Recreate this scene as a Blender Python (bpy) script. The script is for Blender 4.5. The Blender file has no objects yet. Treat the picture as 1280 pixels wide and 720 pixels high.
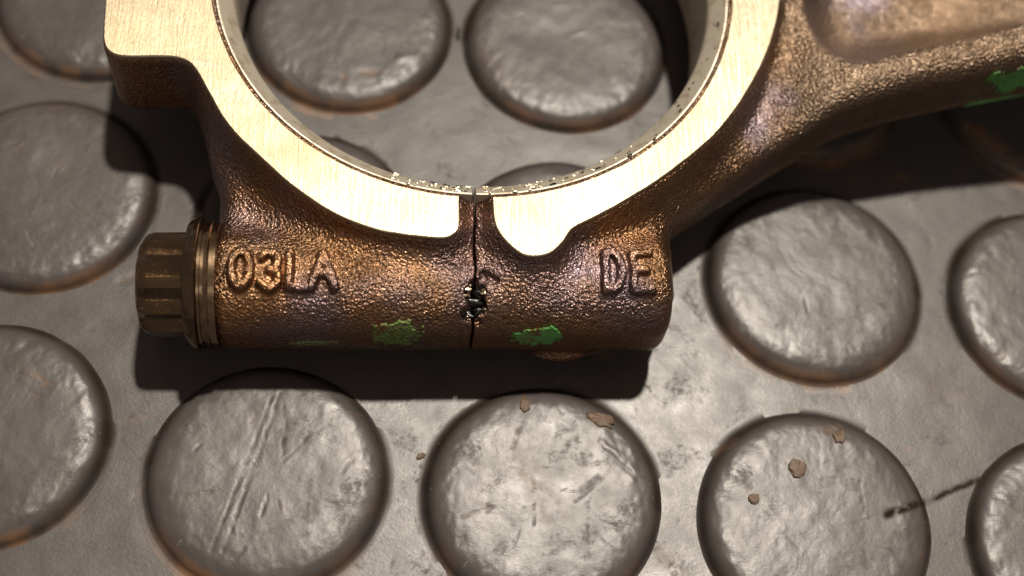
import bpy, bmesh, math, random
import numpy as np
from mathutils import Vector, Matrix, Euler

random.seed(7)
RNG = np.random.default_rng(7)
R = math.radians
SC = bpy.context.scene
COL = SC.collection

# ------------------------------------------------------------------ camera (1 unit = 1 cm)
cam_d = bpy.data.cameras.new("camera")
cam = bpy.data.objects.new("camera", cam_d)
COL.objects.link(cam)
cam.location = (-1.01204, -6.81787, 12.68889)
cam.rotation_euler = (R(26.4877), R(-4.7143), R(4.3905))
cam_d.sensor_width = 36.0
cam_d.lens = 18.0 / math.tan(R(20.0))
cam_d.clip_start = 0.1
cam_d.clip_end = 500
cam_d.dof.use_dof = True
cam_d.dof.focus_distance = 13.05
SC.camera = cam
cam_d.dof.aperture_fstop = 0.15

# ------------------------------------------------------------------ light
world = bpy.data.worlds.new("World")
SC.world = world
world.use_nodes = True
bg = world.node_tree.nodes["Background"]
bg.inputs[0].default_value = (1.0, 0.80, 0.66, 1)
bg.inputs[1].default_value = 0.17

sun_d = bpy.data.lights.new("sun", "SUN")
sun = bpy.data.objects.new("sun", sun_d)
COL.objects.link(sun)
sun_d.energy = 4.3
sun_d.angle = R(3.0)
sun_d.color = (1.0, 0.905, 0.765)
to_sun = Vector((0.10, 0.37, 1.0))
sun.rotation_euler = to_sun.to_track_quat('Z', 'Y').to_euler()

win_d = bpy.data.lights.new("window_light", "AREA")
win = bpy.data.objects.new("window_light", win_d)
COL.objects.link(win)
win_d.shape = 'RECTANGLE'
win_d.size, win_d.size_y = 15, 8
win_d.energy = 1450
win_d.color = (1.0, 0.93, 0.86)
win.location = (3, -29, 40)
win.rotation_euler = (Vector(win.location) - Vector((0, 0, 0))).to_track_quat('Z', 'Y').to_euler()

vs = SC.view_settings
vs.view_transform = 'Standard'
vs.look = 'None'
vs.exposure = 0.0
vs.gamma = 1.0

# ------------------------------------------------------------------ small helpers
def link(o):
    COL.objects.link(o)
    return o

def empty(name, loc=(0, 0, 0), rz=0.0):
    o = bpy.data.objects.new(name, None)
    o.location = loc
    o.rotation_euler = (0, 0, rz)
    o.empty_display_size = 0.2
    return link(o)

def tag(o, label, cat, group=None):
    o["label"] = label
    o["category"] = cat
    if group:
        o["group"] = group

def mesh_obj(name, verts, faces, mat, parent=None, smooth=True):
    me = bpy.data.meshes.new(name)
    me.from_pydata([tuple(v) for v in verts], [], [tuple(f) for f in faces])
    me.materials.append(mat)
    if smooth:
        me.shade_smooth()
    o = bpy.data.objects.new(name, me)
    if parent:
        o.parent = parent
    return link(o)

def quad_mesh(name, verts, quads, mat, parent=None, normals=None):
    """fast mesh from numpy arrays (all quads)"""
    me = bpy.data.meshes.new(name)
    nv, nq = len(verts), len(quads)
    me.vertices.add(nv)
    me.vertices.foreach_set("co", np.ascontiguousarray(verts, dtype=np.float32).ravel())
    me.loops.add(nq * 4)
    me.polygons.add(nq)
    me.loops.foreach_set("vertex_index", np.ascontiguousarray(quads, dtype=np.int32).ravel())
    me.polygons.foreach_set("loop_start", np.arange(0, nq * 4, 4, dtype=np.int32))
    me.update(calc_edges=True)
    me.materials.append(mat)
    me.shade_smooth()
    if normals is not None:
        me.normals_split_custom_set_from_vertices(normals.tolist())
    o = bpy.data.objects.new(name, me)
    if parent:
        o.parent = parent
    return link(o)

def hash2(ix, iy, seed):
    h = (ix.astype(np.int64) * 374761393 + iy.astype(np.int64) * 668265263 + seed * 974711) & 0x7fffffff
    h = ((h ^ (h >> 13)) * 1274126177) & 0x7fffffff
    return ((h ^ (h >> 16)) & 0xffff) / 65535.0

def vnoise(x, y, seed=0):
    ix, iy = np.floor(x), np.floor(y)
    fx, fy = x - ix, y - iy
    fx = fx * fx * (3 - 2 * fx)
    fy = fy * fy * (3 - 2 * fy)
    a, b = hash2(ix, iy, seed), hash2(ix + 1, iy, seed)
    c, d = hash2(ix, iy + 1, seed), hash2(ix + 1, iy + 1, seed)
    return (a * (1 - fx) + b * fx) * (1 - fy) + (c * (1 - fx) + d * fx) * fy

def fbm(x, y, seed=0, n=4):
    t, s, a = 0, 0, 1.0
    for k in range(n):
        t = t + a * vnoise(x * 2 ** k + 17.3 * k, y * 2 ** k - 9.1 * k, seed + k)
        s += a
        a *= 0.5
    return t / s

# ------------------------------------------------------------------ node helpers
class NT:
    def __init__(self, name):
        self.m = bpy.data.materials.new(name)
        self.m.use_nodes = True
        self.t = self.m.node_tree
        self.b = self.t.nodes["Principled BSDF"]
        self.tc = self.n("ShaderNodeTexCoord")
    def n(self, typ, **kw):
        q = self.t.nodes.new(typ)
        for k, v in kw.items():
            setattr(q, k, v)
        return q
    def l(self, a, b):
        self.t.links.new(a, b)
    def noise(self, scale, detail=3, rough=0.55, vec=None, dist=0.0):
        q = self.n("ShaderNodeTexNoise")
        q.inputs["Scale"].default_value = scale
        q.inputs["Detail"].default_value = detail
        q.inputs["Roughness"].default_value = rough
        q.inputs["Distortion"].default_value = dist
        self.l(vec or self.tc.outputs["Object"], q.inputs["Vector"])
        return q.outputs["Fac"]
    def ramp(self, fac, stops):
        q = self.n("ShaderNodeValToRGB")
        els = q.color_ramp.elements
        while len(els) < len(stops):
            els.new(0.5)
        for e, (p, c) in zip(els, stops):
            e.position = p
            e.color = (c, c, c, 1) if isinstance(c, (int, float)) else (*c, 1)
        self.l(fac, q.inputs[0])
        return q.outputs[0]
    def mix(self, fac, a, b):
        q = self.n("ShaderNodeMix", data_type='RGBA')
        for s, v in ((q.inputs[0], fac), (q.inputs[6], a), (q.inputs[7], b)):
            if isinstance(v, (int, float)):
                s.default_value = v
            elif isinstance(v, tuple):
                s.default_value = (*v, 1)
            else:
                self.l(v, s)
        return q.outputs[2]
    def math(self, op, a, b=0.0):
        q = self.n("ShaderNodeMath", operation=op)
        for s, v in ((q.inputs[0], a), (q.inputs[1], b)):
            if isinstance(v, (int, float)):
                s.default_value = v
            else:
                self.l(v, s)
        return q.outputs[0]
    def bump(self, h, strength, dist, prev=None):
        q = self.n("ShaderNodeBump")
        q.inputs["Strength"].default_value = strength
        q.inputs["Distance"].default_value = dist
        self.l(h, q.inputs["Height"])
        if prev is not None:
            self.l(prev, q.inputs["Normal"])
        return q.outputs["Normal"]
    def mapping(self, scale, rot=(0, 0, 0)):
        q = self.n("ShaderNodeMapping")
        q.inputs["Scale"].default_value = scale
        q.inputs["Rotation"].default_value = rot
        self.l(self.tc.outputs["Object"], q.inputs["Vector"])
        return q.outputs[0]
    def set(self, **kw):
        for k, v in kw.items():
            s = self.b.inputs[k.replace("_", " ")]
            if isinstance(v, (int, float)):
                s.default_value = v
            elif isinstance(v, tuple):
                s.default_value = (*v, 1)
            else:
                self.l(v, s)

# ------------------------------------------------------------------ materials
def mat_rubber():
    q = NT("worn_grey_rubber")
    big = q.noise(0.55, 4, 0.6)
    mid = q.noise(3.0, 5, 0.65)
    c = q.mix(q.ramp(big, [(0.3, 0.0), (0.7, 1.0)]), (0.074, 0.063, 0.062), (0.050, 0.045, 0.046))
    c = q.mix(q.math('MULTIPLY', q.ramp(mid, [(0.45, 0.0), (0.75, 1.0)]), 0.45), c, (0.082, 0.072, 0.067))
    rust_warm_tint = q.ramp(q.noise(1.4, 6, 0.7, dist=0.4), [(0.62, 0.0), (0.74, 1.0)])
    c = q.mix(q.math('MULTIPLY', rust_warm_tint, 0.45), c, (0.12, 0.068, 0.04))
    at = q.n("ShaderNodeAttribute", attribute_name="dirt")  # dark marks, and the darker ring at each stud foot
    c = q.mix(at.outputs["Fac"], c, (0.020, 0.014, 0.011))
    at2 = q.n("ShaderNodeAttribute", attribute_name="rust_warm_tint")  # brown marks, and the warm reflection painted on the near stud feet
    c = q.mix(at2.outputs["Fac"], c, (0.17, 0.092, 0.05))
    grime = q.math('MULTIPLY', q.ramp(q.noise(1.9, 6, 0.72, dist=0.5), [(0.54, 0.0), (0.70, 1.0)]), q.ramp(q.noise(11, 4, 0.7), [(0.42, 0.0), (0.60, 1.0)]))
    c = q.mix(q.math('MULTIPLY', grime, 0.38), c, (0.040, 0.027, 0.019))
    fleck = q.ramp(q.noise(24, 2, 0.5), [(0.70, 0.0), (0.74, 1.0)])
    c = q.mix(q.math('MULTIPLY', fleck, 0.6), c, (0.030, 0.020, 0.015))
    pale = q.ramp(q.noise(19, 2, 0.5, vec=q.mapping((1.3, 0.8, 1), (0, 0, 1.1))), [(0.71, 0.0), (0.76, 1.0)])
    c = q.mix(q.math('MULTIPLY', pale, 0.5), c, (0.20, 0.165, 0.135))
    fine = q.noise(26, 3, 0.6)
    scuff = q.noise(17, 5, 0.75, vec=q.mapping((1.0, 1.9, 1), (0, 0, 0.6)))
    n1 = q.bump(scuff, 0.22, 0.006)
    n2 = q.bump(fine, 0.20, 0.005, n1)
    rg = q.ramp(mid, [(0.3, 0.29), (0.7, 0.40)])
    for rz, sd in ((0.5, 0.0), (-0.9, 3.0), (1.5, 7.0)):          # hair-fine scuffs in a few directions
        mp = q.n("ShaderNodeMapping", vector_type='TEXTURE')
        mp.inputs["Scale"].default_value = (0.035, 0.75, 1)
        mp.inputs["Rotation"].default_value = (0, 0, rz)
        mp.inputs["Location"].default_value = (sd, sd * 2, 0)
        q.l(q.tc.outputs["Object"], mp.inputs["Vector"])
        ln = q.ramp(q.noise(1.6, 2, 0.5, vec=mp.outputs[0], dist=0.3), [(0.69, 0.0), (0.75, 1.0)])
        ln = q.math('MULTIPLY', ln, q.ramp(q.noise(1.1 + 0.3 * sd, 2, 0.5), [(0.50, 0.0), (0.62, 1.0)]))
        n2 = q.bump(ln, 0.15, -0.004, n2)
        c = q.mix(q.math('MULTIPLY', ln, 0.15), c, (0.16, 0.14, 0.13))
    rg = q.math('ADD', rg, q.math('MULTIPLY', q.math('MAXIMUM', at.outputs['Fac'], grime), 0.28))
    q.set(Base_Color=c, Roughness=rg, Normal=n2, Specular_IOR_Level=q.math('MULTIPLY', 0.35, q.math('SUBTRACT', 1.0, q.math('MAXIMUM', at.outputs['Fac'], q.math('MULTIPLY', grime, 0.35)))))
    return q.m

def mat_cast(name="oily_brown_forged_steel", grain_k=1.0, paint=None):
    q = NT(name)
    tone = q.noise(1.1, 4, 0.6)
    c = q.mix(q.ramp(tone, [(0.35, 0.0), (0.65, 1.0)]), (0.315, 0.158, 0.066), (0.21, 0.118, 0.062))
    # base colour turns greyer from the big end towards the beam
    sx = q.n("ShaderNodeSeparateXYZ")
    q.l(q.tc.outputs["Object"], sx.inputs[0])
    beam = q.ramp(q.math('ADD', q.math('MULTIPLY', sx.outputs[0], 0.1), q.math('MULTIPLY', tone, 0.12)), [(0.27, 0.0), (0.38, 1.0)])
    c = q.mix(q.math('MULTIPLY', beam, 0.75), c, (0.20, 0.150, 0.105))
    blue = q.ramp(q.noise(0.8, 3, 0.5, vec=q.mapping((1, 1, 1), (0.3, 0.2, 1.1))), [(0.52, 0.0), (0.68, 1.0)])
    c = q.mix(q.math('MULTIPLY', blue, 0.55), c, (0.165, 0.155, 0.25))
    pits = q.noise(18, 3, 0.5)
    c = q.mix(q.ramp(pits, [(0.30, 0.65), (0.48, 0.0)]), c, (0.09, 0.055, 0.035))
    grain = q.math('MULTIPLY', q.noise(37, 2, 0.5), q.ramp(q.noise(2.3, 3, 0.6), [(0.3, 0.55), (0.7, 1.15)]))
    lump = q.noise(7, 2, 0.5)
    n1 = q.bump(lump, 0.22, 0.03)
    n2 = q.bump(grain, 1.0, 0.034 * grain_k, n1)
    rg = q.ramp(q.noise(3, 3, 0.6), [(0.35, 0.30), (0.7, 0.40)])
    q.set(Base_Color=c, Metallic=1.0, Roughness=rg, Normal=n2,
          Coat_Weight=0.65, Coat_Roughness=0.22, Coat_Normal=n2)
    if paint:
        # thin dab of paint: the grain of the steel shows through where it is worn
        wear = q.ramp(q.math('ADD', q.math('MULTIPLY', grain, 0.5), q.math('MULTIPLY', q.noise(8, 4, 0.7), 0.5)), [(paint[2], 0.0), (paint[2] + 0.09, 1.0)])
        pc = q.mix(q.ramp(q.noise(9, 3, 0.6), [(0.35, 0.0), (0.65, 1.0)]), paint[0], paint[1])
        q.set(Base_Color=q.mix(wear, c, pc), Metallic=q.math('SUBTRACT', 1.0, wear), Coat_Weight=0.15)
    return q.m

def mat_machined():
    q = NT("milled_bright_steel")
    warm = q.noise(0.9, 4, 0.6)
    c = q.mix(q.ramp(warm, [(0.35, 0.0), (0.7, 1.0)]), (0.48, 0.41, 0.295), (0.40, 0.32, 0.21))
    st = q.noise(5.5, 6, 0.7, vec=q.mapping((3.4, 0.5, 1), (0, 0, 0.15)))
    c = q.mix(q.math('MULTIPLY', q.ramp(st, [(0.55, 0.0), (0.75, 1.0)]), 0.30), c, (0.34, 0.26, 0.16))
    scr = q.noise(9, 5, 0.75, vec=q.mapping((3.2, 0.28, 1), (0, 0, 0.12)), dist=0.5)
    n1 = q.bump(scr, 0.6, 0.010)
    n2 = q.bump(q.noise(2.2, 3, 0.5), 0.25, 0.02, n1)
    q.set(Base_Color=c, Metallic=1.0, Roughness=q.ramp(warm, [(0.3, 0.30), (0.7, 0.46)]), Normal=n2)
    return q.m

def mat_bore():
    q = NT("bored_steel_with_tool_marks")
    # fine ticks across the chamfer: angle round the bore axis
    sp = q.n("ShaderNodeSeparateXYZ")
    q.l(q.tc.outputs["Object"], sp.inputs[0])
    an = q.math('ARCTAN2', sp.outputs[1], sp.outputs[0])
    cb = q.n("ShaderNodeCombineXYZ")
    q.l(q.math('MULTIPLY', an, 60.0), cb.inputs[0])
    q.l(q.math('MULTIPLY', sp.outputs[2], 1.5), cb.inputs[1])
    tick = q.noise(2.0, 3, 0.6, vec=cb.outputs[0])
    stain = q.noise(6, 4, 0.65)
    c = q.mix(q.ramp(stain, [(0.5, 0.0), (0.7, 1.0)]), (0.58, 0.52, 0.43), (0.36, 0.29, 0.20))
    n1 = q.bump(tick, 0.6, 0.014)
    q.set(Base_Color=c, Metallic=0.45, Roughness=0.42, Normal=n1)
    return q.m

def mat_bolt():
    q = NT("oiled_bronze_coloured_bolt_steel")
    c = q.mix(q.ramp(q.noise(4, 4, 0.6), [(0.4, 0.0), (0.7, 1.0)]), (0.15, 0.088, 0.038), (0.07, 0.040, 0.02))
    sp = q.ramp(q.noise(22, 3, 0.6), [(0.62, 0.0), (0.72, 1.0)])
    c = q.mix(q.math('MULTIPLY', sp, 0.5), c, (0.5, 0.45, 0.42))
    n1 = q.bump(q.noise(16, 3, 0.55), 0.25, 0.01)
    q.set(Base_Color=c, Metallic=0.95, Roughness=0.18, Normal=n1, Coat_Weight=1.0, Coat_Roughness=0.08)
    return q.m

def mat_simple(name, col, rough=0.5, metal=0.0, nscale=14, bump=0.3, col2=None, dist=0.01):
    q = NT(name)
    c = q.mix(q.ramp(q.noise(nscale * 0.5, 4, 0.65), [(0.35, 0.0), (0.65, 1.0)]), col, col2 or tuple(x * 0.6 for x in col))
    q.set(Base_Color=c, Roughness=rough, Metallic=metal, Normal=q.bump(q.noise(nscale, 3, 0.6), bump, dist))
    return q.m

M_RUB = mat_rubber()
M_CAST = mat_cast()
M_FACE = mat_machined()
M_BORE = mat_bore()
M_BOLT = mat_bolt()
M_LETTER = mat_cast("oily_brown_letter_steel", 0.75)
M_WASHER = mat_simple('oily_washer_steel', (0.38, 0.28, 0.18), 0.22, 1.0, 9, 0.2, (0.2, 0.13, 0.075))
M_GREEN = mat_cast("green_marker_paint", 0.7, ((0.12, 0.40, 0.09), (0.07, 0.28, 0.06), 0.34))
M_OLIVE = mat_cast("worn_olive_paint", 0.9, ((0.17, 0.30, 0.07), (0.12, 0.19, 0.04), 0.40))
M_BLACK = mat_simple("black_oil_grit_pit_shade", (0.006, 0.005, 0.004), 0.25, 0.0, 30, 0.6)
M_BEAD = mat_simple("bright_metal_burr", (0.9, 0.8, 0.62), 0.3, 1.0, 30, 0.6, (0.8, 0.7, 0.5))
M_CHIP = mat_simple("brown_dirt_flake", (0.13, 0.075, 0.045), 0.6, 0.0, 18, 0.5, (0.09, 0.06, 0.04))

# ------------------------------------------------------------------ rubber floor with coin studs
# marks: (x0, y0, x1, y1, width, depth, dirt, rust)
MARKS = []
def mark(x0, y0, x1, y1, w, depth, dirt=0.0, rust_warm_tint=0.0):
    MARKS.append((x0, y0, x1, y1, w, depth, dirt, rust_warm_tint))
MARKS += [(-2.64,-1.90,-2.95,-3.45,0.024,0.012,0.5,0),
          (-2.57,-1.86,-2.85,-3.43,0.024,0.012,0.45,0),
          (-2.47,-2.31,-2.44,-2.52,0.030,0.012,0.8,0),
          (-2.42,-2.50,-2.24,-2.26,0.023,0.01,0.6,0),
          (-2.23,-2.22,-2.06,-2.13,0.023,0.008,0.4,0.3),
          (-2.52,-1.99,-2.47,-2.21,0.023,0.006,0.5,0),
          (-3.39,-2.98,-3.05,-2.88,0.023,0.01,0.35,0.2),
          (-1.93,-2.66,-1.81,-2.45,0.023,0.006,0.3,0),
          (-1.85,-2.18,-1.68,-2.00,0.023,0.006,0.3,0),
          (-0.28,-2.29,0.10,-2.76,0.167,0.004,0.22,0.3),
          (-0.10,-2.45,-0.07,-2.90,0.019,0.01,0.55,0),
          (-0.33,-2.17,-0.27,-1.91,0.030,0.01,0.6,0.2),
          (0.36,-2.51,0.50,-2.40,0.053,0.01,0.55,0),
          (0.31,-2.64,0.55,-2.38,0.019,0.008,0.5,0),
          (0.13,-1.90,0.20,-1.87,0.083,0.018,0.3,0),
          (0.52,-2.03,0.92,-2.30,0.045,-0.018,0,0.1),
          (0.50,-2.08,0.88,-2.35,0.023,0.01,0.3,0),
          (-0.86,-2.95,-0.46,-2.77,0.023,0.01,0.4,0.2),
          (-0.51,-2.82,-0.50,-2.76,0.038,0.005,0.6,0.2),
          (0.43,-2.88,0.70,-3.08,0.019,0.008,0.3,0),
          (-0.77,-2.38,-0.61,-2.52,0.019,0.006,0.3,0),
          (3.26,-2.46,3.68,-2.26,0.061,0.006,1,0),
          (3.68,-2.26,4.23,-1.96,0.038,0.006,1,0),
          (2.68,-1.69,2.82,-1.60,0.068,0.02,0.2,0.4),
          (1.66,-1.96,1.85,-1.82,0.061,0.012,0.1,0.25),
          (3.01,-2.14,3.04,-2.46,0.019,0.006,0.3,0),
          (2.12,-2.55,2.42,-2.91,0.017,0.006,0.25,0),
          (1.91,-0.77,2.06,-0.89,0.061,0.03,0.5,0.3),
          (2.06,-1.02,2.54,-1.09,0.068,0.02,0.1,0.7),
          (2.75,-0.72,2.95,-0.79,0.053,0.012,0.4,0.3),
          (2.78,-0.65,3.14,-0.83,0.015,0.005,0.3,0),
          (2.34,0.12,2.47,-0.00,0.015,0.005,0.3,0),
          (-5.07,-1.86,-4.89,-1.96,0.098,-0.012,0.1,0.1),
          (-4.88,-1.94,-4.71,-2.03,0.061,0.008,0.2,0.6),
          (-4.59,-2.01,-4.50,-2.02,0.030,0.012,0.4,0),
          (-4.76,-3.23,-4.61,-3.44,0.023,0.012,0.5,0.1),
          (-4.94,-2.97,-4.68,-2.87,0.015,0.006,0.2,0),
          (4.38,2.10,5.05,1.56,0.121,0.0,0.2,0.8),
          (2.97,1.33,3.07,1.32,0.068,0.0,0.1,0.6),
          (3.58,1.42,3.69,1.40,0.068,0,0.1,0.6),
          (4.07,0.72,4.15,0.71,0.053,0,0.0,0.6),
          (3.83,-1.06,4.15,-1.13,0.061,0,0,0.4),
          (3.51,-1.71,3.61,-1.75,0.038,0.004,0.1,0.5),
          (4.05,-1.48,4.10,-1.50,0.038,0.004,0,0.6),
          (1.20,-2.38,1.30,-2.68,0.015,0.008,0.5,0),
          (1.44,-0.91,1.46,-1.27,0.015,0.006,0.4,0.2),
          (1.52,-1.25,1.43,-1.55,0.015,0.006,0.4,0),
          (1.32,-1.05,1.41,-1.43,0.019,0.006,0.2,0.2),
          (-0.24,-3.21,-0.52,-3.38,0.023,0.006,0.3,0.3),
          (1.10,-3.00,1.40,-3.19,0.091,0.0,0.2,0.3),
          (-1.37,-2.07,-1.30,-2.16,0.015,0.006,0.3,0),
          (-1.42,-2.56,-1.32,-2.86,0.015,0.006,0.3,0),
          (-3.90,-2.74,-3.85,-2.85,0.023,0.008,0.6,0),
          (-4.03,-2.27,-3.78,-2.18,0.023,0.005,0.1,0.3),
          (-1.34,-3.32,-1.31,-3.46,0.015,0.006,0.6,0),
          (-1.66,-3.39,-1.62,-3.43,0.023,0.008,0.6,0),
          (-3.53,-1.60,-2.98,-1.71,0.045,0.004,0.2,0.2),
          (-5.27,0.40,-4.95,0.25,0.023,0.006,0.2,0.3),
          (-4.92,-0.07,-4.64,-0.27,0.023,0.006,0.3,0.2),
          (-5.54,0.56,-5.60,0.46,0.023,0.006,0.2,0.4),
          (-4.31,-0.78,-4.18,-0.72,0.053,0.02,0.3,0.3),
          (-4.18,-1.12,-4.13,-1.20,0.030,0.006,0.2,0),
          (-2.44,1.82,-2.11,1.92,0.068,0.012,0.2,0.6),
          (-1.88,2.12,-1.69,2.18,0.061,-0.02,0,0.1),
          (-1.03,2.41,-0.64,1.93,0.061,0.006,0.1,0.3),
          (-2.18,2.49,-2.09,2.45,0.023,0.006,0.4,0),
          (-1.55,1.48,-1.40,1.29,0.023,0.006,0.5,0)]
for _k in range(260):      # small nicks and scuffs all over
    _x, _y, _a, _l = random.uniform(-6.5, 6.5), random.uniform(-4.2, 5.2), random.gauss(0.9, 0.7), random.uniform(0.02, 0.22)
    mark(_x, _y, _x + _l * math.cos(_a), _y + _l * math.sin(_a), random.uniform(0.010, 0.026), random.choice((0.006, 0.01, 0.014, -0.008)), random.choice((0, 0.15, 0.4)), random.choice((0, 0, 0.3)))


def apply_marks(x, y, wob=1.0):
    dz = np.zeros_like(x)
    dirt = np.zeros_like(x)
    rust_warm_tint = np.zeros_like(x)
    xw = x + wob * 0.028 * (fbm(x * 8, y * 8, 31, 4) - 0.5)
    yw = y + wob * 0.028 * (fbm(x * 8, y * 8, 57, 4) - 0.5)
    rag = fbm(x * 14, y * 14, 77, 3)
    xmin, xmax, ymin, ymax = x.min(), x.max(), y.min(), y.max()
    for x0, y0, x1, y1, w, dep, di, ru in MARKS:
        if max(x0, x1) + 2 * w < xmin or min(x0, x1) - 2 * w > xmax or max(y0, y1) + 2 * w < ymin or min(y0, y1) - 2 * w > ymax:
            continue
        dx, dy = x1 - x0, y1 - y0
        L2 = dx * dx + dy * dy + 1e-9
        sel = np.nonzero((xw > min(x0, x1) - 2 * w) & (xw < max(x0, x1) + 2 * w) & (yw > min(y0, y1) - 2 * w) & (yw < max(y0, y1) + 2 * w))
        xs, ys = xw[sel], yw[sel]
        t = np.clip(((xs - x0) * dx + (ys - y0) * dy) / L2, 0, 1)
        d = np.hypot(xs - x0 - t * dx, ys - y0 - t * dy) / w
        g = np.clip(1.15 - d, 0, 1)
        g = g * g * (3 - 2 * g)
        k = np.clip((rag[sel] - 0.36) * 4.0, 0, 1)
        if di > 0.9:
            k = np.clip(0.35 + 1.6 * k, 0, 1)
        dz[sel] -= 0.28 * dep * g * (0.3 + 0.7 * k)
        dirt[sel] = np.maximum(dirt[sel], (di if di > 0.9 else 0.62 * di) * g * k)
        rust_warm_tint[sel] = np.maximum(rust_warm_tint[sel], ru * g * k)
    return dz, dirt, rust_warm_tint

def set_attr(me, name, arr):
    a = me.attributes.new(name, 'FLOAT', 'POINT')
    a.data.foreach_set("value", np.ascontiguousarray(arr, dtype=np.float32).ravel())

def build_floor():
    fx = np.concatenate([-np.geomspace(60, 7.2, 14)[:-1], np.arange(-7.0, 7.0, 0.035), np.geomspace(7.2, 60, 14)])
    fy = np.concatenate([-np.geomspace(60, 4.7, 14)[:-1], np.arange(-4.5, 5.6, 0.035), np.geomspace(5.8, 60, 14)])
    X, Y = np.meshgrid(fx, fy, indexing='ij')
    dz, di, ru = apply_marks(X, Y)
    Z = 0.02 * (fbm(X * 0.7, Y * 0.7, 3, 3) - 0.5) + 0.006 * (fbm(X * 3, Y * 3, 5, 3) - 0.5) + dz
    v = np.stack([X, Y, Z], -1).reshape(-1, 3)
    nx, ny = len(fx), len(fy)
    i, j = np.meshgrid(np.arange(nx - 1), np.arange(ny - 1), indexing='ij')
    a = (i * ny + j).ravel()
    q = np.stack([a, a + ny, a + ny + 1, a + 1], 1)
    o = quad_mesh("rubber_floor", v, q, M_RUB)
    set_attr(o.data, "dirt", di)
    set_attr(o.data, "rust_warm_tint", ru)
    o["kind"] = "structure"
    o["label"] = "worn grey rubber flooring with raised coin studs"
    return o

floor = build_floor()

PITCH = 2.6
STUD_R = 1.21
STUD_H = 0.15
OFFS = {(0, 0): (0.0, 0.09), (1, 0): (0.02, -0.06), (0, 1): (-0.05, 0.07), (3, 1): (0.03, -0.02), (4, 1): (-0.03, 0.0),
        (1, 2): (0.12, -0.04), (2, 2): (-0.10, 0.02), (3, 0): (0.0, 0.02), (4, 0): (0.0, 0.05)}

def stud_mesh(cx, cy, seed, nr=62, na=300, marks=True):
    rr = np.concatenate([np.linspace(0.0, 1, nr) ** 0.72 * STUD_R])
    aa = np.linspace(0, 2 * math.pi, na, endpoint=False)
    RR, AA = np.meshgrid(rr[1:], aa, indexing='ij')
    wob = 1 + 0.012 * (fbm(np.cos(AA) * 2 + seed, np.sin(AA) * 2, seed, 2) - 0.5)
    x, y = RR * np.cos(AA) * wob, RR * np.sin(AA) * wob
    t = np.clip(RR / 1.105, 0, 1)
    z = STUD_H * (0.05 * (1 - t ** 2.5) + 0.96 * (1 - t ** 13) ** 0.60)
    foot_z = 0.060 * np.clip((1.205 - RR) / 0.15, 0, 1) ** 2 - 0.012      # moulded fillet into the sheet
    z = np.maximum(z, foot_z)
    fade = np.clip((1 - t) / 0.12, 0.0, 1)
    lum = fbm(x * 1.6 + seed * 3.1, y * 1.6, seed, 3) - 0.5
    rim = np.exp(-((t - 0.86) / 0.12) ** 2)
    cr = fbm(x * 11 + seed, y * 8 - seed, seed + 9, 4) - 0.5
    z = z + 0.020 * lum * fade + (0.004 + 0.009 * rim) * cr * fade
    if marks:
        dz, di, ru = apply_marks(x + cx, y + cy)
    else:
        dz, di, ru = 0 * x, 0 * x, 0 * x
    z = z + dz * fade
    # darker tint in the angle where stud meets sheet, weaker on the near side
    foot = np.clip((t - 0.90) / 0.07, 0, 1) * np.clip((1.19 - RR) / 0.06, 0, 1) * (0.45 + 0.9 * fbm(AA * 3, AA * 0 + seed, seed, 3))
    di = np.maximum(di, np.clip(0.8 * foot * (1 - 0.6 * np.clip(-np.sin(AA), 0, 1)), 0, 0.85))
    # warm reflection along the near foot, painted in as a brown tint
    south = np.clip((-np.sin(AA) - 0.45) / 0.4, 0, 1)
    ru = np.maximum(ru, 0.85 * south * np.clip((t - 0.90) / 0.06, 0, 1) * np.clip(fbm(AA * 5, RR * 6, seed + 3, 3) * 2 - 0.5, 0, 1))
    v = np.concatenate([[[0, 0, STUD_H]], np.stack([x, y, z], -1).reshape(-1, 3)])
    n = nr - 1
    i, j = np.meshgrid(np.arange(n - 1), np.arange(na), indexing='ij')
    a = 1 + (i * na + j).ravel()
    b = 1 + (i * na + (j + 1) % na).ravel()
    q = np.stack([a, a + na, b + na, b], 1)
    # centre cap
    me = bpy.data.meshes.new("stud")
    caps = [(0, 1 + k, 1 + (k + 1) % na) for k in range(na)]
    me.from_pydata(v.tolist(), [], q.tolist() + caps)
    me.materials.append(M_RUB)
    me.shade_smooth()
    set_attr(me, "dirt", np.concatenate([[0], np.asarray(di).ravel()]))
    set_attr(me, "rust_warm_tint", np.concatenate([[0], np.asarray(ru).ravel()]))
    return me

SEEN = {(i, j) for i in range(0, 5) for j in range(0, 3)} | {(1, 3), (2, 3)}
plain = [stud_mesh(0, 0, 60 + k, 20, 72, False) for k in range(3)]
for i in range(-3, 8):
    for j in range(-2, 7):
        ox, oy = OFFS.get((i, j), (0, 0))
        cx, cy = (i - 2) * PITCH + ox, (j - 1) * PITCH + oy
        me = stud_mesh(cx, cy, 100 + i * 13 + j * 7) if (i, j) in SEEN else plain[(i * 5 + j) % 3]
        o = bpy.data.objects.new("stud", me)
        o.location = (cx, cy, 0.0)
        o.parent = floor
        link(o)

# ------------------------------------------------------------------ signed distance modelling of the forged rod
def smin(a, b, k):
    h = np.clip(0.5 + 0.5 * (b - a) / k, 0, 1)
    return b * (1 - h) + a * h - k * h * (1 - h)

def smax(a, b, k):
    return -smin(-a, -b, k)

def extr(d2, z, z0, z1, r):
    a = d2 + r
    b = np.abs(z - (z0 + z1) / 2) - (z1 - z0) / 2 + r
    return np.minimum(np.maximum(a, b), 0) + np.hypot(np.maximum(a, 0), np.maximum(b, 0)) - r

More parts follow.
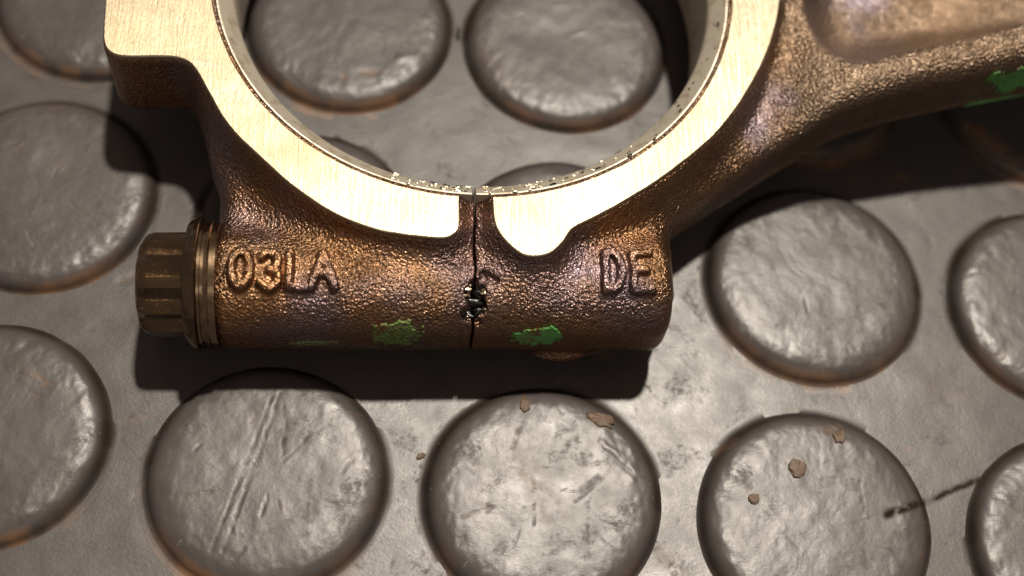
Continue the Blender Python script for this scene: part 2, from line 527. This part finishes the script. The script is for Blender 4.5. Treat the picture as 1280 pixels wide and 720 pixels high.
def sdpoly(x, y, poly):
    d = np.full(x.shape, 1e9)
    s = np.ones(x.shape)
    n = len(poly)
    for i in range(n):
        ax, ay = poly[i]
        bx, by = poly[i - 1]
        ex, ey = bx - ax, by - ay
        wx, wy = x - ax, y - ay
        t = np.clip((wx * ex + wy * ey) / (ex * ex + ey * ey + 1e-12), 0, 1)
        d = np.minimum(d, (wx - ex * t) ** 2 + (wy - ey * t) ** 2)
        c1, c2, c3 = y >= ay, y < by, ex * wy > ey * wx
        flip = (c1 & c2 & c3) | (~c1 & ~c2 & ~c3)
        s = np.where(flip, -s, s)
    return s * np.sqrt(d)

def catmull(pts, n=6, closed=False):
    pts = [np.array(p, float) for p in pts]
    out = []
    N = len(pts)
    rng = range(N if closed else N - 1)
    for i in rng:
        p1, p2 = pts[i], pts[(i + 1) % N]
        p0 = pts[i - 1] if (closed or i > 0) else 2 * p1 - p2
        p3 = pts[(i + 2) % N] if (closed or i + 2 < N) else 2 * p2 - p1
        for k in range(n):
            t = k / n
            out.append(0.5 * ((2 * p1) + (-p0 + p2) * t + (2 * p0 - 5 * p1 + 4 * p2 - p3) * t * t + (-p0 + 3 * p1 - 3 * p2 + p3) * t ** 3))
    if not closed:
        out.append(pts[-1])
    return [tuple(p) for p in out]

Z_TOP = 1.5
SPLIT_X = -0.06
CAP_FACE = [(-3.58, 0.0), (-3.58, -0.5), (-3.56, -0.92), (-3.47, -1.08), (-3.28, -1.12), (-2.92, -1.11), (-2.72, -1.19), (-2.56, -1.46), (-2.34, -1.86),
            (-1.99, -2.25), (-1.69, -2.54), (-1.33, -2.80), (-0.96, -2.96), (-0.6, -3.02), (-0.36, -3.04), (-0.25, -2.99), (-0.205, -2.90), (-0.20, -2.59)]
ROD_FACE = [(0.105, -2.59), (0.105, -2.80), (0.14, -2.95), (0.26, -3.12), (0.41, -3.215), (0.60, -3.19), (0.74, -3.06), (0.85, -2.91), (1.09, -2.78), (1.48, -2.53),
            (1.89, -2.22), (2.32, -1.81), (2.68, -1.29), (2.94, -0.76), (3.09, -0.26), (3.10, 0.0)]
cap_half = catmull(CAP_FACE, 5)
rod_half = catmull(ROD_FACE, 5)
def mirror_close(h, first_on_axis):
    m = [(x, -y) for x, y in h]
    if first_on_axis:
        return m[::-1][:-1] + h        # from +y end, over the axis, to -y end
    return h + m[::-1][1:]
cap_out = mirror_close(cap_half, True)
rod_out = mirror_close(rod_half, False)

WEB = [(-3.55, 0), (-3.55, -0.85), (-3.44, -1.10), (-2.86, -1.13), (-2.64, -1.28), (-2.52, -1.6), (-2.45, -2.2), (-2.45, -3.3), (-2.2, -3.55),
       (1.5, -3.55), (1.84, -3.3), (1.87, -2.55), (2.42, -2.13), (2.97, -1.79), (3.62, -1.45), (4.24, -1.27), (4.95, -1.12), (5.82, -0.96), (7.0, -0.80),
       (9.0, -0.76), (11.0, -0.85), (12.0, -1.3), (13.0, -1.6)]
web_poly = WEB + [(x, -y) for x, y in WEB[::-1][:-1]]

def rod_field(X, Y, Z):
    """X,Y,Z broadcastable grids (x,1,1),(1,y,1),(1,1,z)"""
    x2, y2 = np.broadcast_arrays(X[:, :, 0], Y[:, :, 0])
    ay2 = -np.abs(y2)
    dweb = sdpoly(x2, y2, web_poly).astype(np.float32)[:, :, None]
    dcap = sdpoly(x2, y2, [(0.0 + SPLIT_X - 0.13, p[1]) if False else p for p in cap_out + [(-0.2, 2.0), (-0.2, -2.0)][::1]])
    drod = sdpoly(x2, y2, rod_out + [(0.105, 2.0), (0.105, -2.0)])
    dface = np.minimum(dcap, drod).astype(np.float32)[:, :, None]
    r2 = np.hypot(x2, y2).astype(np.float32)[:, :, None]
    aY = np.abs(Y)
    lug = np.clip((-2.55 - X) / 0.25, 0, 1)
    shank = np.clip((X - 2.2) / 1.2, 0, 1)
    sh2 = np.clip((X - 2.5) / 1.5, 0, 1)
    sh2 = sh2 * sh2 * (3 - 2 * sh2)
    sh3 = np.clip((X - 3.2) * 0.10, 0, 0.32)
    z0 = 0.28 + 0.16 * lug + 0.30 * sh2 + sh3
    z1 = 1.04 + 0.17 * shank + 0.25 * sh2 + sh3
    web = extr(dweb + lug * np.maximum(1.25 - Z, 0) * 0.40, Z, z0, z1, 0.24)
    # draft so that the forged flanks lean out towards the parting line at mid height
    # boss for the bolt, cylinder-like with a flat outer flank
    yc, zc = 3.19, 0.70
    qy = np.abs(aY - yc) - 0.515 + 0.46
    qz = np.abs(Z - zc) - 0.56 + 0.46
    bx2 = np.minimum(np.maximum(qy, qz), 0) + np.hypot(np.maximum(qy, 0), np.maximum(qz, 0)) - 0.46
    boss = extr(bx2, X, -2.47, 1.80, 0.17)
    f = smin(web, boss, 0.16)
    # ring shell under the split (joins both tabs)
    ringz = extr(r2 - 2.92, Z, 0.28, 1.34, 0.10)
    f = smin(f, ringz, 0.16)
    # raised pedestal of the milled face with drafted sides
    ped = extr(dface - np.clip(1.47 - Z, 0, 0.46) ** 1.5 * 0.62 * (1 - lug) - 0.012, Z, 0.6, 1.47, 0.05)
    f = smin(f, ped, 0.22)
    # parting-line ridge on the flank
    f = f - 0.03 * np.exp(-((Z - 0.50 - 0.22 * sh2 - sh3) / 0.05) ** 2) * np.clip((X - 2.0) / 0.5, 0, 1)
    # small swelling low on the boss
    e = np.sqrt(((X - 0.80) / 0.45) ** 2 + ((aY - 3.36) / 0.38) ** 2 + ((Z - 0.32) / 0.15) ** 2)
    f = smin(f, (e - 1) * 0.16, 0.05)
    # small end eye
    rs = np.hypot(X - 14.0, Y)
    f = smin(f, extr(rs - 2.0, Z, 0.18, 1.82, 0.15), 0.4)
    # I-beam pocket
    ym = 1.12 - 0.24 * np.clip((X - 3.4) / 1.0, 0, 10) ** 1.0
    ym = np.maximum(ym, 0.58)
    yf = np.maximum(0.18 - 0.06 * (X - 4.0), 0.06)
    t = np.clip((aY - yf) / (ym - yf), 0, 1.5)
    te = np.clip((3.95 - X) / 0.60, 0, 1.5)
    te2 = np.clip((X - 10.6) / 0.8, 0, 1.5)
    tt = np.sqrt(t * t + te * te + te2 * te2)
    tt = np.clip(tt, 0, 1.4)
    zp = 0.80 + sh3 + 0.02 * sh2 + (0.48 + 0.17 * sh2) * tt ** 1.8
    f = smax(f, (Z - zp) * 0.62, 0.10)
    # bores
    f = np.maximum(f, 2.575 - r2)
    f = np.maximum(f, 1.45 - rs)
    return f.astype(np.float32)

def split_surface(y, z):
    return SPLIT_X + 0.03 * (fbm(y * 3.1 + 5, z * 3.1, 21, 4) - 0.5) + 0.012 * (fbm(y * 17, z * 17, 22, 2) - 0.5)

def trilin(F, ax, P):
    idx, fr = [], []
    for k in range(3):
        i = np.clip(np.searchsorted(ax[k], P[:, k]) - 1, 0, len(ax[k]) - 2)
        idx.append(i)
        fr.append(np.clip((P[:, k] - ax[k][i]) / (ax[k][i + 1] - ax[k][i]), 0, 1))
    i, j, k = idx
    a, b, c = fr
    def g(di, dj, dk):
        return F[i + di, j + dj, k + dk]
    return ((g(0, 0, 0) * (1 - a) + g(1, 0, 0) * a) * (1 - b) + (g(0, 1, 0) * (1 - a) + g(1, 1, 0) * a) * b) * (1 - c) + \
           ((g(0, 0, 1) * (1 - a) + g(1, 0, 1) * a) * (1 - b) + (g(0, 1, 1) * (1 - a) + g(1, 1, 1) * a) * b) * c

def surface_net(F, ax):
    """naive surface nets: returns verts, quads, normals"""
    nx, ny, nz = F.shape
    S = F < 0
    cnt = np.zeros((nx - 1, ny - 1, nz - 1), np.int8)
    for a in (0, 1):
        for b in (0, 1):
            for c in (0, 1):
                cnt += S[a:nx - 1 + a, b:ny - 1 + b, c:nz - 1 + c]
    act = np.nonzero((cnt > 0) & (cnt < 8))
    ci, cj, ck = act
    vid = -np.ones(cnt.shape, np.int32)
    vid[act] = np.arange(len(ci))
    pos = np.zeros((len(ci), 3))
    wsum = np.zeros(len(ci))
    corners = [(a, b, c) for a in (0, 1) for b in (0, 1) for c in (0, 1)]
    for p in corners:
        for d in range(3):
            if p[d]:
                continue
            q = list(p)
            q[d] = 1
            f0 = F[ci + p[0], cj + p[1], ck + p[2]]
            f1 = F[ci + q[0], cj + q[1], ck + q[2]]
            m = (f0 < 0) != (f1 < 0)
            t = np.where(m, f0 / np.where(f0 == f1, 1, f0 - f1), 0)
            e = [ax[0][ci + p[0]], ax[1][cj + p[1]], ax[2][ck + p[2]]]
            cc = (ci, cj, ck)[d]
            e[d] = ax[d][cc] + t * (ax[d][cc + 1] - ax[d][cc])
            pos += np.stack(e, 1) * m[:, None]
            wsum += m
    pos /= wsum[:, None]
    quads = []
    for d in range(3):
        u, v = (d + 1) % 3, (d + 2) % 3
        sl0 = [slice(None)] * 3
        sl1 = [slice(None)] * 3
        sl0[d] = slice(0, F.shape[d] - 1)
        sl1[d] = slice(1, F.shape[d])
        for s in (sl0, sl1):
            s[u] = slice(1, F.shape[u] - 1)
            s[v] = slice(1, F.shape[v] - 1)
        a, b = S[tuple(sl0)], S[tuple(sl1)]
        for inside_first in (True, False):
            e = np.nonzero((a & ~b) if inside_first else (~a & b))
            base = [None] * 3
            base[d] = e[d]
            base[u] = e[u] + 1
            base[v] = e[v] + 1
            def c(du, dv):
                k = [None] * 3
                k[d] = base[d]
                k[u] = base[u] - 1 + du
                k[v] = base[v] - 1 + dv
                return vid[k[0], k[1], k[2]]
            qd = [c(0, 0), c(1, 0), c(1, 1), c(0, 1)]
            if not inside_first:
                qd = qd[::-1]
            quads.append(np.stack(qd, 1))
    quads = np.concatenate(quads)
    quads = quads[(quads >= 0).all(1)]
    return pos, quads

def field_normals(F, ax, P, h=0.016):
    n = np.zeros_like(P)
    for k in range(3):
        e = np.zeros(3)
        e[k] = h
        n[:, k] = trilin(F, ax, P + e) - trilin(F, ax, P - e)
    n /= np.linalg.norm(n, axis=1)[:, None] + 1e-9
    return n

def net_object(name, F, ax, mat, parent):
    v, q = surface_net(F, ax)
    n = field_normals(F, ax, v)
    return quad_mesh(name, v, q, mat, parent, n)

def axis(lo, a, b, hi, s, growth=1.16):
    core = np.arange(a, b, s)
    out = [b]
    st = s
    while out[-1] < hi:
        st = min(st * growth, 0.16)
        out.append(out[-1] + st)
    left = [a]
    st = s
    while left[-1] > lo:
        st = min(st * growth, 0.16)
        left.append(left[-1] - st)
    return np.concatenate([np.array(left[:0:-1]), core, np.array(out)])

VOX = 0.0205
AX = axis(-3.75, -3.72, 6.9, 16.3, VOX)
AY = axis(-3.95, -3.93, 0.9, 4.0, VOX)
AZ = np.arange(0.06, 1.97, 0.0225)
AXS = (AX, AY, AZ)
GX, GY, GZ = AX[:, None, None].astype(np.float32), AY[None, :, None].astype(np.float32), AZ[None, None, :].astype(np.float32)
FIELD = rod_field(GX, GY, GZ)

ROD = empty("connecting_rod", (-1.16, 2.32, 0.0), R(6.3))
tag(ROD, "oily brown forged connecting rod big end lying on the studded rubber floor", "connecting rod")

def build_bodies():
    xs = split_surface(GY, GZ)
    gap = 0.0075
    # spalled crater in the crack on the boss
    cr = 1e3
    for (x, y, z, r) in CRATER:
        d = np.sqrt((GX - x) ** 2 + (GY - y) ** 2 + (GZ - z) ** 2) - r
        cr = np.minimum(cr, d)
    cr = cr + 0.03 * (fbm(np.broadcast_to(GX * 14, (len(AX), len(AY), 1)), np.broadcast_to(GY * 14, (len(AX), len(AY), 1)), 44, 2) - 0.5)
    f = np.maximum(FIELD, -cr)
    cap_f = np.maximum(f, GX - xs + gap)
    rod_f = np.maximum(f, xs - GX + gap)
    m = np.searchsorted(AX, 0.35)
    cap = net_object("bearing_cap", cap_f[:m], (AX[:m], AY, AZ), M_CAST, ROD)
    m = np.searchsorted(AX, -0.45)
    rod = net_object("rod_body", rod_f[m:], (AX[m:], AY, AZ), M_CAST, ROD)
    return cap, rod

#BAKED
CRATER = [(-0.06, -3.44, 1.17, 0.10), (-0.03, -3.52, 1.10, 0.095), (-0.10, -3.57, 1.05, 0.08), (-0.02, -3.61, 0.98, 0.06), (0.03, -3.30, 1.24, 0.055), (0.09, -3.32, 1.24, 0.045), (0.14, -3.33, 1.235, 0.03), (-0.04, -3.37, 1.22, 0.06)]
CAP, BODY = build_bodies()

# ------------------------------------------------------------------ milled faces (thin bright plates on the pedestals)
def inset_loop(loop, d):
    p = np.array(loop)
    nx = np.roll(p, -1, 0) - np.roll(p, 1, 0)
    nrm = np.stack([-nx[:, 1], nx[:, 0]], 1)
    nrm /= np.linalg.norm(nrm, axis=1)[:, None] + 1e-9
    area = 0.5 * np.sum(p[:, 0] * np.roll(p[:, 1], -1) - np.roll(p[:, 0], -1) * p[:, 1])
    return p + nrm * d * (1 if area > 0 else -1)

def plate(name, outer, side, parent, label=None):
    rin = 2.600
    x_end = outer[0][0]
    # inner arc from the -y end back to the +y end
    a0 = math.acos(max(-1, min(1, x_end / rin)))
    n = 160
    if side < 0:
        angs = np.linspace(-a0, -(2 * math.pi - a0), n)
    else:
        angs = np.linspace(-a0, a0, n)
    if side < 0:
        arc = [(rin * math.cos(a), rin * math.sin(a)) for a in angs]     # -y end -> +y end over -x
        loop = outer[1:-1] + arc
    else:
        o = outer[1:-1]                                                # -y end -> +y end over +x
        arc = [(rin * math.cos(a), rin * math.sin(a)) for a in angs]
        loop = o + arc[::-1]
    p = np.array(loop)
    # slightly ragged milled edge
    p = p + 0.006 * (np.stack([vnoise(p[:, 0] * 9, p[:, 1] * 9, 5), vnoise(p[:, 0] * 9, p[:, 1] * 9, 8)], 1) - 0.5)
    l0 = np.c_[p, np.full(len(p), 1.40)]
    l1 = np.c_[p, np.full(len(p), Z_TOP - 0.012)]
    q = inset_loop(p, 0.012)
    l2 = np.c_[q, np.full(len(q), Z_TOP)]
    v = np.concatenate([l0, l1, l2])
    m = len(p)
    area = 0.5 * np.sum(p[:, 0] * np.roll(p[:, 1], -1) - np.roll(p[:, 0], -1) * p[:, 1])
    faces = []
    for k in range(m):
        k2 = (k + 1) % m
        for b in (0, m):
            f = (b + k, b + k2, b + m + k2, b + m + k)
            faces.append(f if area > 0 else f[::-1])
    top = list(range(2 * m, 3 * m))
    bot = list(range(m))
    faces.append(top if area > 0 else top[::-1])
    faces.append(bot[::-1] if area > 0 else bot)
    return mesh_obj(name, v, faces, M_FACE, parent, smooth=False)

plate("machined_face", cap_out, -1, CAP)
plate("machined_face", rod_out, 1, BODY)

# ------------------------------------------------------------------ bore rims: chamfer and wall of each half
PROFILE = [(2.60, 1.30), (2.574, 1.46), (2.566, 1.476), (2.552, 1.476), (2.42, 1.355), (2.398, 1.325), (2.390, 1.29), (2.390, 0.40), (2.42, 0.34), (2.55, 0.30), (2.60, 0.30)]
def rim(a0, a1, n, parent):
    v, f = [], []
    m = len(PROFILE)
    for k in range(n + 1):
        a = a0 + (a1 - a0) * k / n
        jr = 0.004 * (random.random() - 0.5)
        for r, z in PROFILE:
            v.append(((r + jr * 0.4) * math.cos(a), (r + jr * 0.4) * math.sin(a), z))
    for k in range(n):
        for i in range(m):
            i2 = (i + 1) % m
            f.append((k * m + i, k * m + i2, (k + 1) * m + i2, (k + 1) * m + i))
    f.append(tuple(range(m))[::-1])
    f.append(tuple(n * m + i for i in range(m)))
    o = mesh_obj("bore_rim", v, f, M_BORE, parent, smooth=False)
    bm = bmesh.new()
    bm.from_mesh(o.data)
    bmesh.ops.recalc_face_normals(bm, faces=bm.faces)
    bm.to_mesh(o.data)
    bm.free()
    o.data.shade_smooth()
    try:
        o.data.set_sharp_from_angle(angle=R(28))
    except Exception:
        pass
    return o
da = 0.028
RIM_CAP = rim(math.pi / 2 + 0.033, 1.5 * math.pi - 0.033, 260, CAP)
RIM_ROD = rim(-math.pi / 2 - 0.017, math.pi / 2 + 0.017, 260, BODY)

# oil grit and burrs clinging to the chamfer
def blobs(name, spots, mat, parent):
    bm = bmesh.new()
    for (a, r, z, s) in spots:
        M = Matrix.Translation((r * math.cos(a), r * math.sin(a), z)) @ Matrix.Rotation(a + math.pi / 2, 4, 'Z') @ Matrix.Diagonal((s * random.uniform(1, 2.8), s * random.uniform(.5, 1.1), s * random.uniform(.35, .7), 1))
        r0 = bmesh.ops.create_icosphere(bm, subdivisions=2, radius=1.0, matrix=M)
        for q in r0["verts"]:
            q.co += Vector((random.uniform(-1, 1), random.uniform(-1, 1), random.uniform(-1, 1))) * s * 0.32
    me = bpy.data.meshes.new(name)
    bm.to_mesh(me)
    bm.free()
    me.materials.append(mat)
    me.shade_smooth()
    o = bpy.data.objects.new(name, me)
    o.parent = parent
    o["kind"] = "stuff"
    return link(o)

def spots(n, a0, a1, smin_, smax_, power=1.0):
    out = []
    for _ in range(n):
        a = R(a0 + (a1 - a0) * random.random() ** power)
        t = random.random()
        r = 2.40 + 0.16 * t
        out.append((a, r, 1.335 + 0.16 * t, random.uniform(smin_, smax_)))
    return out
blobs("oil_grit_pit_shade", spots(26, -82, -12, 0.005, 0.016), M_BLACK, RIM_ROD)
blobs("metal_burrs", spots(44, -89, -50, 0.004, 0.013, 1.6), M_BEAD, RIM_ROD)
blobs("oil_grit_pit_shade", spots(12, 255, 269, 0.006, 0.013), M_BLACK, RIM_CAP)
blobs("metal_burrs", spots(26, 250, 269, 0.006, 0.016), M_BEAD, RIM_CAP)

# wet bright chips round the pit in the crack
blobs_at = []
for x, y, z in [(-0.13, -3.40, 1.19), (-0.16, -3.45, 1.16), (0.04, -3.40, 1.18), (0.05, -3.46, 1.15), (-0.15, -3.53, 1.11), (0.05, -3.55, 1.08), (-0.12, -3.60, 1.03), (-0.02, -3.62, 1.0), (0.03, -3.43, 1.17), (-0.10, -3.37, 1.21), (-0.17, -3.49, 1.14), (0.02, -3.59, 1.04)]:
    blobs_at.append((math.atan2(y, x), math.hypot(x, y), z + 0.005, random.uniform(0.010, 0.022)))
blobs("metal_burrs", blobs_at, M_BEAD, BODY)
pit_shade_at = [(math.atan2(y, x), math.hypot(x, y), z - 0.045, r * 0.75) for x, y, z, r in [(-0.06, -3.46, 1.10, 0.075), (-0.02, -3.53, 1.05, 0.07), (-0.09, -3.55, 1.02, 0.06), (0.08, -3.32, 1.20, 0.05), (-0.03, -3.39, 1.15, 0.06)]]
blobs("oil_grit_pit_shade", pit_shade_at, M_BLACK, BODY)  # black blobs added on the pit floor, standing in for its shade

# ------------------------------------------------------------------ raised cast letters (each its own piece of skin with a fillet)
def local_field(x0, x1, y0, y1, z0, z1, s):
    ax = (np.arange(x0, x1, s), np.arange(y0, y1, s), np.arange(z0, z1, s))
    F = rod_field(ax[0][:, None, None].astype(np.float64), ax[1][None, :, None].astype(np.float64), ax[2][None, None, :].astype(np.float64))
    return ax, F

def strokes_dist(x, y, strokes):
    d = np.full(np.broadcast(x, y).shape, 9.0)
    for pl in strokes:
        for (ax_, ay_), (bx_, by_) in zip(pl[:-1], pl[1:]):
            ex, ey = bx_ - ax_, by_ - ay_
            t = np.clip(((x - ax_) * ex + (y - ay_) * ey) / (ex * ex + ey * ey + 1e-9), 0, 1)
            d = np.minimum(d, np.hypot(x - ax_ - t * ex, y - ay_ - t * ey))
    return d

def arc(cx, cy, rx, ry, a0, a1, n=12):
    return [(cx + rx * math.cos(R(a0 + (a1 - a0) * k / n)), cy + ry * math.sin(R(a0 + (a1 - a0) * k / n))) for k in range(n + 1)]

GLYPH = {   # unit box: x 0..1, y 0..1
    '0': [arc(0.5, 0.5, 0.42, 0.5, 0, 360, 24)],
    '3': [arc(0.45, 0.74, 0.42, 0.26, 150, -80, 12) + arc(0.45, 0.26, 0.48, 0.27, 80, -150, 12)],
    'L': [[(0.12, 1.0), (0.12, 0.02), (0.95, 0.02)]],
    'A': [[(0.0, 0.0), (0.5, 1.0), (1.0, 0.0)], [(0.22, 0.36), (0.78, 0.36)]],
    'D': [[(0.05, 0.0), (0.05, 1.0)], [(0.05, 1.0)] + arc(0.30, 0.5, 0.62, 0.5, 90, -90, 14) + [(0.05, 0.0)]],
    'E': [[(0.95, 1.0), (0.08, 1.0), (0.08, 0.0), (0.98, 0.0)], [(0.08, 0.52), (0.75, 0.52)]],
}
def letter(ch, x0, x1, y0, y1, parent, w=0.039, rise=0.070, shear=0.0):
    st = [[(x0 + (x1 - x0) * u + shear * (v - .5), y0 + (y1 - y0) * v) for u, v in pl] for pl in GLYPH[ch]]
    s = 0.0125
    m = 0.16
    ax, F = local_field(x0 - m, x1 + m, y0 - m, y1 + m, 0.85, 1.40, s)
    X, Y = ax[0][:, None], ax[1][None, :]
    jx = 0.022 * (fbm(X * 11 + 0 * Y, Y * 11 + 0 * X, 12, 3) - 0.5)
    d2 = (strokes_dist(X + jx, Y + jx, st) - w)[:, :, None]
    L = smax(d2, F - rise * (0.8 + 0.4 * fbm(X * 8 + 0 * Y, Y * 8 + 0 * X, 4, 2))[:, :, None], 0.035)
    G = smin(F - 0.001, L, 0.030)
    G = np.maximum(np.maximum(G, d2 - 0.045), -(F + 0.06))
    G[0] = G[-1] = 1
    G[:, 0] = G[:, -1] = 1
    G[:, :, 0] = G[:, :, -1] = 1
    return net_object("raised_letter", G, ax, M_LETTER, parent)

LETTERS = [('0', -2.27, -2.06, -3.42, -3.08), ('3', -1.98, -1.79, -3.43, -3.09), ('L', -1.73, -1.53, -3.43, -3.09), ('A', -1.49, -1.27, -3.42, -3.09)]
for ch, a, b, c, d in LETTERS:
    a, b = -2.27 + (a + 2.27) * 0.94, -2.27 + (b + 2.27) * 0.94
    letter(ch, a, b, c, d, CAP)["label"] = "raised cast character " + ch
for ch, a, b, c, d in [('D', 1.14, 1.31, -3.43, -3.06), ('E', 1.39, 1.57, -3.43, -3.06)]:
    letter(ch, a, b, c, d, BODY)["label"] = "raised cast letter " + ch

# ------------------------------------------------------------------ green paint dabs: thin skins over the forged flank
def paint(cx, cy, cz, rx, rt, tdir, mat, parent, seed, ang=0.0, thr=0.0, thick=0.010, ymax=None):
    """blob in the tangent plane spanned by x and tdir (in y,z)"""
    tl = math.hypot(*tdir)
    ty, tz = tdir[0] / tl, tdir[1] / tl
    m = max(rx, rt) + 0.1
    s = 0.012
    ax, F = local_field(cx - m, cx + m, cy - m, cy + m, max(cz - m, 0.05), cz + m, s)
    X, Y, Z = ax[0][:, None, None], ax[1][None, :, None], ax[2][None, None, :]
    U = X - cx + 0 * Y + 0 * Z
    T = (Y - cy) * ty + (Z - cz) * tz + 0 * X
    U, T = U * math.cos(ang) + T * math.sin(ang), -U * math.sin(ang) + T * math.cos(ang)
    nz = 0.65 * fbm((U + 5) * 5, (T + 5) * 5, seed, 2) + 0.35 * fbm((U + 5) * 24, (T + 5) * 24, seed + 5, 3)
    d = np.sqrt((U / rx) ** 2 + (T / rt) ** 2) - 1 + (nz - 0.5 + thr) * 1.7
    side = (Y - cy) * tz * -1 + (Z - cz) * ty * 1          # keep only the outer skin
    G = np.maximum(F - thick, d * min(rx, rt))
    G = np.maximum(G, -(F + 0.02))
    if ymax is not None:
        G = np.maximum(G, (Y - ymax) * 0.7)
    G[0] = G[-1] = 1
    G[:, 0] = G[:, -1] = 1
    G[:, :, 0] = G[:, :, -1] = 1
    return net_object("paint_mark", G, ax, mat, parent)

o = paint(0.53, -3.66, 0.78, 0.23, 0.15, (0.35, 1), M_GREEN, BODY, 3, 0.25)
o["label"] = "bright green paint dab"
o = paint(-0.76, -3.65, 0.80, 0.25, 0.17, (0.4, 1), M_OLIVE, CAP, 9, 0.1)
o["label"] = "faded olive green paint dab"
o = paint(-1.50, -3.71, 0.66, 0.28, 0.06, (0.05, 1), M_OLIVE, CAP, 14, 0.05)
o["label"] = "faint olive paint smear"
o = paint(5.82, -0.92, 1.32, 0.60, 0.20, (0.3, 1), M_GREEN, BODY, 21, 0.12, thr=-0.06, ymax=-0.72)
o["label"] = "green paint stroke on the shank"
o = paint(5.75, -0.93, 0.92, 0.70, 0.08, (-0.2, 1), M_GREEN, BODY, 27, 0.02, ymax=-0.78)
o["label"] = "thin green paint stroke along the shank edge"

# ------------------------------------------------------------------ cap bolt
def lathe_x(name, prof, n, mat, parent, yc, zc, rfun=None, smooth=True, sharp=30):
    v, f = [], []
    m = len(prof)
    for k in range(n):
        a = 2 * math.pi * k / n
        for (x, r, w) in prof:
            rr = r * (1 + w * (rfun(a) - 1)) if rfun else r
            v.append((x, yc + rr * math.cos(a), zc + rr * math.sin(a)))
    for k in range(n):
        k2 = (k + 1) % n
        for i in range(m - 1):
            f.append((k * m + i, k2 * m + i, k2 * m + i + 1, k * m + i + 1))
    f.append(tuple(k * m for k in range(n))[::-1])
    f.append(tuple(k * m + m - 1 for k in range(n)))
    o = mesh_obj(name, v, f, mat, parent, smooth=False)
    bm = bmesh.new()
    bm.from_mesh(o.data)
    bmesh.ops.recalc_face_normals(bm, faces=bm.faces)
    bm.to_mesh(o.data)
    bm.free()
    o.data.shade_smooth()
    o.data.set_sharp_from_angle(angle=R(sharp))
    return o

def twelve(a):
    # union of two hexagons, rounded a little
    def hexr(t):
        t = (t + math.pi / 6) % (math.pi / 3) - math.pi / 6
        return 1 / math.cos(t)
    r = max(hexr(a), hexr(a + math.pi / 6)) / (1 / math.cos(math.pi / 6))
    return r
BY, BZ = -3.15, 0.74
bolt = lathe_x("bolt", [(-3.13, 0.30, 0), (-3.13, 0.375, 0.15), (-3.11, 0.43, 0.55), (-3.075, 0.465, 1.0), (-3.02, 0.485, 1.5), (-2.72, 0.49, 1.5), (-2.69, 0.50, 0.8), (-2.66, 0.53, 0)], 144, M_BOLT, ROD, BY, BZ, twelve, sharp=40)
bolt["label"] = "twelve-point bolt head, bronze brown and oily"
lathe_x("flange", [(-2.70, 0.50, 0), (-2.685, 0.585, 0), (-2.66, 0.612, 0), (-2.60, 0.635, 0), (-2.575, 0.640, 0), (-2.565, 0.625, 0)], 128, M_BOLT, bolt, BY, BZ)
lathe_x("washer", [(-2.566, 0.585, 0), (-2.56, 0.60, 0), (-2.535, 0.60, 0), (-2.53, 0.575, 0), (-2.505, 0.575, 0), (-2.50, 0.60, 0), (-2.47, 0.605, 0), (-2.455, 0.59, 0), (-2.40, 0.59, 0)], 128, M_WASHER, bolt, BY, BZ)

# ------------------------------------------------------------------ loose brown dirt flakes lying on the studs
bpy.context.view_layer.update()
def surface_z(x, y):
    z = 0.0
    for o in [floor] + [c for c in floor.children]:
        if o is not floor and (o.location.x - x) ** 2 + (o.location.y - y) ** 2 > 1.3:
            continue
        hit, loc, _, _ = o.ray_cast((x - o.location.x, y - o.location.y, 3), (0, 0, -1))
        if hit:
            z = max(z, loc.z)
    return z

def flake(x, y, rx, ry, th, rot, sides, label, seed):
    rnd = random.Random(seed)
    sides = sides * 2 + 1
    bm = bmesh.new()
    rings = []
    for zz, sc in ((-0.012, 1.0), (th * 0.55, 0.97), (th, 0.80)):
        rnd2 = random.Random(seed + 1)
        ring = []
        for k in range(sides):
            a = 2 * math.pi * k / sides + rnd2.uniform(-.18, .18)
            r = rnd2.uniform(0.72, 1.12) * sc * (1 + 0.05 * rnd.uniform(-1, 1))
            ring.append(bm.verts.new((rx * r * math.cos(a), ry * r * math.sin(a), zz + rnd.uniform(-.3, .3) * th)))
        rings.append(ring)
    for a, b in zip(rings[:-1], rings[1:]):
        for k in range(sides):
            bm.faces.new((a[k], a[(k + 1) % sides], b[(k + 1) % sides], b[k]))
    c = bm.verts.new((rnd.uniform(-.2, .2) * rx, rnd.uniform(-.2, .2) * ry, th * 1.15))
    for k in range(sides):
        bm.faces.new((rings[-1][k], rings[-1][(k + 1) % sides], c))
    bm.faces.new(rings[0][::-1])
    me = bpy.data.meshes.new("dirt_flake")
    bm.to_mesh(me)
    bm.free()
    me.materials.append(M_CHIP)
    o = bpy.data.objects.new("dirt_flake", me)
    o.location = (x, y, surface_z(x, y))
    o.rotation_euler = (0, 0, rot)
    tag(o, label, "dirt flake", "brown dirt flakes stuck on the rubber studs")
    return link(o)
for args in [
    (2.41, -2.08, 0.10, 0.095, 0.030, 0.5, 5, "squarish tan dirt flake, largest on the stud near the right bottom corner", 11),
    (1.98, -2.43, 0.060, 0.060, 0.022, 0.2, 6, "small round brown dirt flake lower left of the squarish tan flake", 12),
    (2.83, -1.72, 0.085, 0.07, 0.020, 0.9, 7, "brown dirt flake at the upper rim of the stud with the black smear", 13),
    (-0.24, -1.72, 0.055, 0.10, 0.022, 0.1, 7, "narrow brown dirt flake at the top of the bottom middle stud, just below the shadow", 14),
    (0.50, -1.79, 0.15, 0.085, 0.024, -0.2, 8, "wide flat brown dirt flake at the upper right rim of the bottom middle stud", 15),
    (-1.18, -2.29, 0.05, 0.035, 0.016, 0.4, 6, "tiny brown dirt flake on the flat rubber between two bottom studs", 16)]:
    flake(*args)
